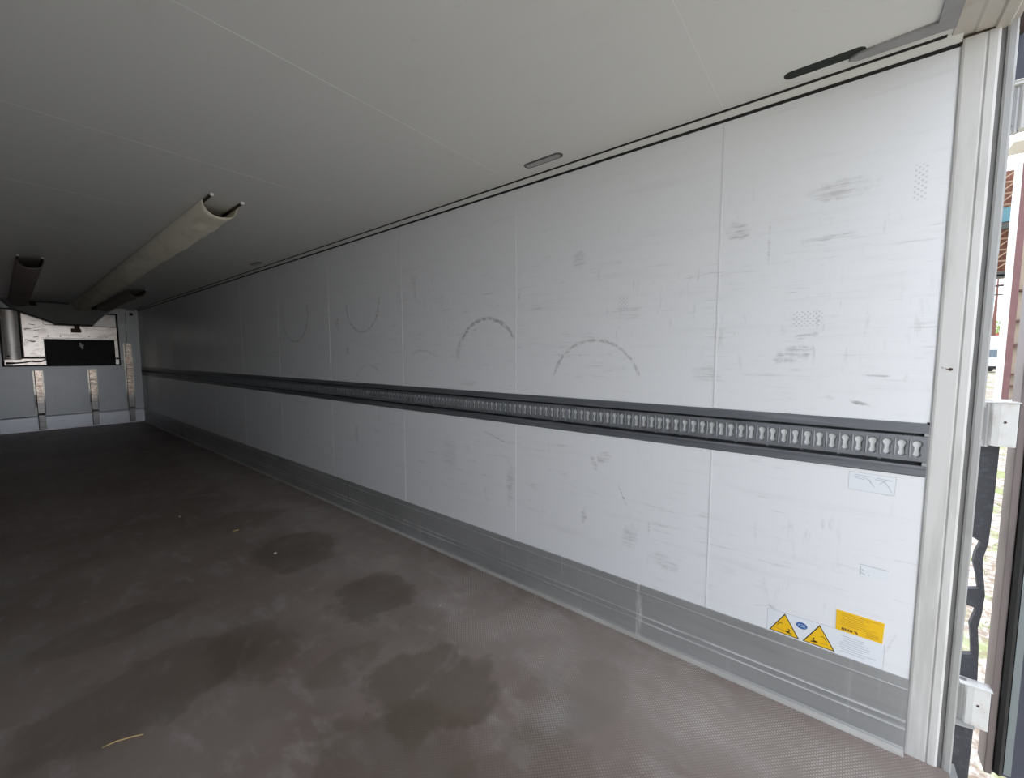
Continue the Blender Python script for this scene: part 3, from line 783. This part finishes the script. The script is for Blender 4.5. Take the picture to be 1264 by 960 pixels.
# ================================================================== OPEN REAR DOOR, HINGES, BUFFERS
dx0 = 2.27
door = MB().box(dx0 + .01, dx0 + .085, -1.72, -.5175, -.045, 2.66).build('door_1', M['door_panel']); struct(door, 'open rear door leaf with black gasket at the right edge')
MB().box(dx0 - .004, dx0 + .09, -.535, -.515, -.05, 2.665).build('door_edge', M['door_frame'], door, bevel=.003)
MB().prism([(dx0 + .01, -.535), (dx0 - .012, -.538), (dx0 - .020, -.548), (dx0 - .012, -.558), (dx0 + .01, -.563)], 2, -.03, 2.64).build('door_gasket', M['gasket'], door)
MB().prism([(dx0 + .01, -.563), (dx0, -.5635), (dx0, -.582), (dx0 + .01, -.582)], 2, -.03, 2.64).build('door_strip', M['door_strip'], door)
XH = 2.27
for (zc, lab) in ((2.41, 'white hinge at the top right corner beside the rear post'), (1.295, 'white hinge level with the cargo rail between post and open door'), (.20, 'white hinge near the floor between post and open door')):
    t = empty('door_hinge', (XH, -.48, zc), lab, 'hinge', 'white door hinges')
    hb = .080
    pf = [(XH, -.447), (XH - .012, -.452), (XH - .016, -.470), (XH - .016, -.512), (XH - .004, -.5145), (XH + .03, -.5145), (XH + .03, -.447)]
    MB().prism(pf, 2, zc - hb, zc + hb).build('hinge_body', M['hinge'], t, bevel=.002)
    MB().tube([(XH + .01, -.441, zc - hb - .006), (XH + .01, -.441, zc + hb + .006)], .012, 12).build('hinge_pin', M['hinge_pin'], t, smooth=False)
    MB().prism([(XR + T + .03, -.392), (XH + .02, -.405), (XH + .02, -.435), (XH + .005, -.440), (XR + T + .03, -.400)], 2, zc - hb + .02, zc + hb - .02).build('hinge_arm', M['hinge_pin'], t)
    MB().tube([(XH - .0175, -.482, zc + .010), (XH - .012, -.482, zc + .010)], .004, 8).build('grease_nipple', M['rust'], t)
    MB().box(XH - .02, XH + .03, -.516, -.432, zc + hb, zc + hb + .004).build('top_plate', M['hinge'], t)
buf = [(-.405, 1.215), (-.484, 1.210), (-.483, .972), (-.479, .832), (-.470, .778), (-.470, .746), (-.478, .678), (-.483, .631), (-.480, .558), (-.473, .496), (-.480, .416),
       (-.485, .269), (-.437, .267), (-.433, .368), (-.463, .382), (-.455, .472), (-.451, .500), (-.463, .558), (-.462, .571), (-.436, .577), (-.435, .639), (-.464, .650),
       (-.461, .665), (-.456, .702), (-.445, .751), (-.447, .784), (-.460, .836), (-.405, .868)]
b = MB().prism(buf, 0, 2.300, 2.326)
bo = b.build('rubber_buffer', M['buffer'], bevel=0)
tag(bo, 'dark wavy rubber buffer strip hanging between the middle and lower hinges', 'rubber buffer')
t = empty('rubber_block', (2.25, -.45, -.07), 'black rubber block below the lowest hinge', 'rubber buffer')
MB().prism([(-.40, .108), (-.475, .118), (-.473, -.14), (-.40, -.15)], 0, 2.245, 2.30).build('block_body', M['buffer'], t, bevel=.004)
MB().prism([(-.40, .109), (-.476, .119), (-.476, .126), (-.40, .116)], 0, 2.240, 2.305).build('block_cap', M['post_outer'], t)
t = empty('rubber_block', (2.25, -.45, 2.5), 'dark slate block above the top hinge in the upper right corner', 'rubber buffer')
MB().box(2.262, 2.31, -.56, -.4265, 2.495, 2.72).build('block_body', M['door_panel'], t, bevel=.004)
MB().box(2.255, 2.315, -.56, -.4265, 2.480, 2.495).build('block_plate', M['hinge'], t)

t = empty('metal_strip', (2.24, -.41, 2.4), 'narrow pale metal strip beside the slate block in the upper right corner', 'metal strip')
MB().box(2.225, 2.26, -.424, -.4125, 1.9, 2.70).build('strip_face', M['post_outer'], t)
MB().box(2.222, 2.225, -.423, -.4175, 2.53, 2.66).build('strip_reflector', M['film'], t)
# ================================================================== YARD OUTSIDE
GZ = -1.20
b = MB(); b.v = []
for (gx, gz) in ((-60, GZ), (48, GZ), (57, 0.0), (160, 0.0)): b.v += [(gx, -90, gz), (gx, 60, gz)]
b.f = [(0, 2, 3, 1), (2, 4, 5, 3), (4, 6, 7, 5)]
gnd = b.build('ground', M['ground']); struct(gnd)
# grass tufts on the gravel
rr = random.Random(11); b = MB()
for i in range(230):
    d = 3.0 + rr.random() ** 1.5 * 24; x = d
    y = -.195 * d - .10 - rr.uniform(-.6, 1.2)
    n = rr.randint(5, 9)
    for k in range(n):
        a = rr.random() * 6.28; q = rr.random() * .10; h = rr.uniform(.03, .11)
        px, py = x + q * math.cos(a), y + q * math.sin(a); lx, ly = rr.uniform(-.04, .04), rr.uniform(-.04, .04)
        kk = len(b.v); wdt = .004
        b.v += [(px - wdt, py, GZ), (px + wdt, py, GZ), (px + lx, py + ly, GZ + h), (px, py + wdt, GZ)]
        b.f += [(kk, kk + 1, kk + 2), (kk + 1, kk + 3, kk + 2), (kk + 3, kk, kk + 2)]
go = b.build('grass', M['grass']); go['kind'] = 'stuff'; tag(go, 'short green grass tufts growing in the gravel yard', 'grass')

# cream building with mauve column
BX = 35.0
bl = empty('yard_building', (BX, -10, GZ), 'cream building with white and mauve columns across the yard', 'building')
MB().box(BX + .3, BX + .7, -26, -7.40, GZ, 14).build('facade', M['facade'], bl)
MB().box(BX - .1, BX + .35, -7.22, -7.02, GZ, 11.9).build('white_column', M['white_col'], bl)
MB().box(BX - .1, BX + .35, -7.49, -7.22, GZ, 11.9).build('mauve_column', M['mauve'], bl)
MB().box(BX - .1, BX + .35, -8.15, -7.90, GZ, 11.9).build('mauve_column', M['mauve'], bl)
for z in (-.15, .50, 2.05, 3.45, 5.1):
    MB().box(BX - .05, BX + .31, -7.95, -7.45, z, z + (.09 if z != 2.05 else .20)).build('cross_bar', M['brown_bar'], bl)
MB().box(BX - .4, BX + .31, -8.2, -6.9, -1.2, -.85).build('plinth', M['white_col'], bl)
MB().box(BX - 1.2, BX + .9, -26, -6.62, 12.7, 13.0).build('canopy', M['white_col'], bl)
# rusty open shed roof further back
sh = empty('shed_roof', (45, -9, 7.3), 'rusty open shed roof with timber trusses beyond the white column', 'shed')
b = MB()
for i in range(60):
    y = -12.0 + i * .0675
    b.box(46.0, 46.06 + .05 * (i % 2), y, y + .0675, 7.6, 14.8)
b.build('corrugated_sheet', M['roof_rust'], sh)
b = MB()
for k in range(9):
    z = 7.5 + k * .78
    b.tube([(45.3, -11.9, z), (45.3, -8.0, z + .1)], .07, 6)
    b.tube([(45.1, -11.9, z), (45.1, -10.9, z + .7), (45.1, -9.9, z), (45.1, -9.0, z + .7), (45.1, -8.2, z)], .06, 6)
b.build('truss', M['truss'], sh)
MB().box(44.6, 44.8, -11.9, -8.0, 10.95, 11.9).build('teal_panel', M['teal'], sh)
MB().box(44.5, 44.8, -11.9, -8.0, 10.45, 10.85).build('gutter', M['roof_grey'], sh)
MB().box(44.4, 45.0, -11.9, -8.0, 7.1, 7.5).build('gutter', M['roof_grey'], sh)
for z in (5.9, 6.5): MB().tube([(44.8, -12, z), (44.8, -8, z + .05)], .05, 6).build('purlin', M['roof_grey'], sh)
for yy in (-7.9, -14.5): MB().box(44.6, 45.0, yy, yy + .3, GZ, 7.5).build('shed_post', M['brown_bar'], sh)
for yy in (-7.9, -14.5): MB().box(45.8, 46.2, yy, yy + .3, GZ, 8.2).build('shed_post', M['brown_bar'], sh)
b = MB().box(44.4, 46.2, -14.5, -7.6, 7.2, 7.3); b.build('roof_beam', M['truss'], sh)
# parked white truck
GF = 0.0
TX = 58.0
tr = empty('parked_truck', (TX, -11.3, GF), 'small white truck parked far across the yard', 'truck')
yc = -11.55; z0 = GF
b = MB().prism([(TX, z0 + .55), (TX + .1, z0 + 1.25), (TX + .7, z0 + 1.45), (TX + 1.15, z0 + 2.25), (TX + 3.2, z0 + 2.3), (TX + 3.2, z0 + .55)], 1, yc - 1.0, yc + 1.0)
b.build('cab_body', M['white_paint'], tr, bevel=.06)
b = MB().prism([(TX + .68, z0 + 1.48), (TX + 1.10, z0 + 2.18), (TX + 1.14, z0 + 2.16), (TX + .73, z0 + 1.46)], 1, yc - .85, yc + .85); b.build('windscreen', M['glass'], tr)
MB().box(TX + 3.3, TX + 8.5, yc - 1.15, yc + 1.15, z0 + .9, z0 + 3.55).build('cargo_box', M['white_paint'], tr, bevel=.04)
MB().box(TX - .08, TX + .15, yc - 1.02, yc + 1.02, z0 + .35, z0 + .62).build('bumper', M['tyre'], tr)
for (xx, s) in ((TX + .9, 1), (TX + .9, -1), (TX + 6.8, 1), (TX + 6.8, -1)):
    MB().tube([(xx, yc + s * .78, z0 + .42), (xx, yc + s * 1.02, z0 + .42)], .42, 18).build('wheel', M['tyre'], tr)
for s in (1, -1): MB().box(TX + .02, TX + .10, yc + s * .7 - .15, yc + s * .7 + .15, z0 + .85, z0 + 1.05).build('headlamp', M['glass'], tr)
# red roofed hut, poles, tree
hu = empty('red_hut', (78, -14.6, GF), 'dull red hut behind the white truck', 'hut')
MB().box(78, 82, -18.6, -14.7, GF, 3.2).build('hut_wall', M['roof_rust'], hu)
MB().prism([(77.6, 3.2), (80, 4.5), (82.4, 3.2)], 1, -18.9, -14.4).build('hut_roof', M['red'], hu)
po = empty('utility_pole', (70, -13.46, GF), 'dark utility pole with cross wires beyond the yard', 'pole')
MB().tube([(70, -13.46, GF), (70, -13.46, 3.5), (70, -13.46, 10.2)], [.26, .2, .06], 10).build('pole_shaft', M['pole'], po, smooth=True)
MB().box(69.9, 70.1, -15.0, -12.0, 9.3, 9.5).build('cross_arm', M['pole'], po)
for z in (9.6, 8.6): MB().tube([(70, -30, z), (70, -13.46, z - .3), (70, 5, z)], .02, 5).build('wire', M['roof_grey'], po)
def tree(x, y, h, lab, seed):
    t = empty('tree', (x, y, GF), lab, 'tree', 'trees beyond the yard'); rr = random.Random(seed)
    MB().tube([(x, y, GF), (x + .1, y, GF + h * .3), (x, y + .1, GF + h * .55)], [.25, .18, .1], 8).build('trunk', M['trunk'], t)
    b = MB()
    for i in range(1500):
        a = rr.random() * 6.28; e = rr.uniform(-1, 1); q = rr.random() ** .4 * h * .34
        px = x + q * math.cos(a) * math.sqrt(1 - e * e); py = y + q * math.sin(a) * math.sqrt(1 - e * e); pz = GF + h * .62 + q * e
        k = len(b.v); s = .16
        d1 = Vector((rr.uniform(-1, 1), rr.uniform(-1, 1), rr.uniform(-1, 1))) * s; d2 = Vector((rr.uniform(-1, 1), rr.uniform(-1, 1), rr.uniform(-1, 1))) * s
        c = Vector((px, py, pz)); b.v += [tuple(c - d1), tuple(c + d2), tuple(c + d1), tuple(c - d2)]; b.f.append((k, k + 1, k + 2, k + 3))
    b.build('crown', M['leaf'], t)
tree(96, -18.6, 7.5, 'pale green tree behind the dark utility pole', 5)
tree(102, -24.5, 8.5, 'pale green tree half hidden behind the cream building', 6)
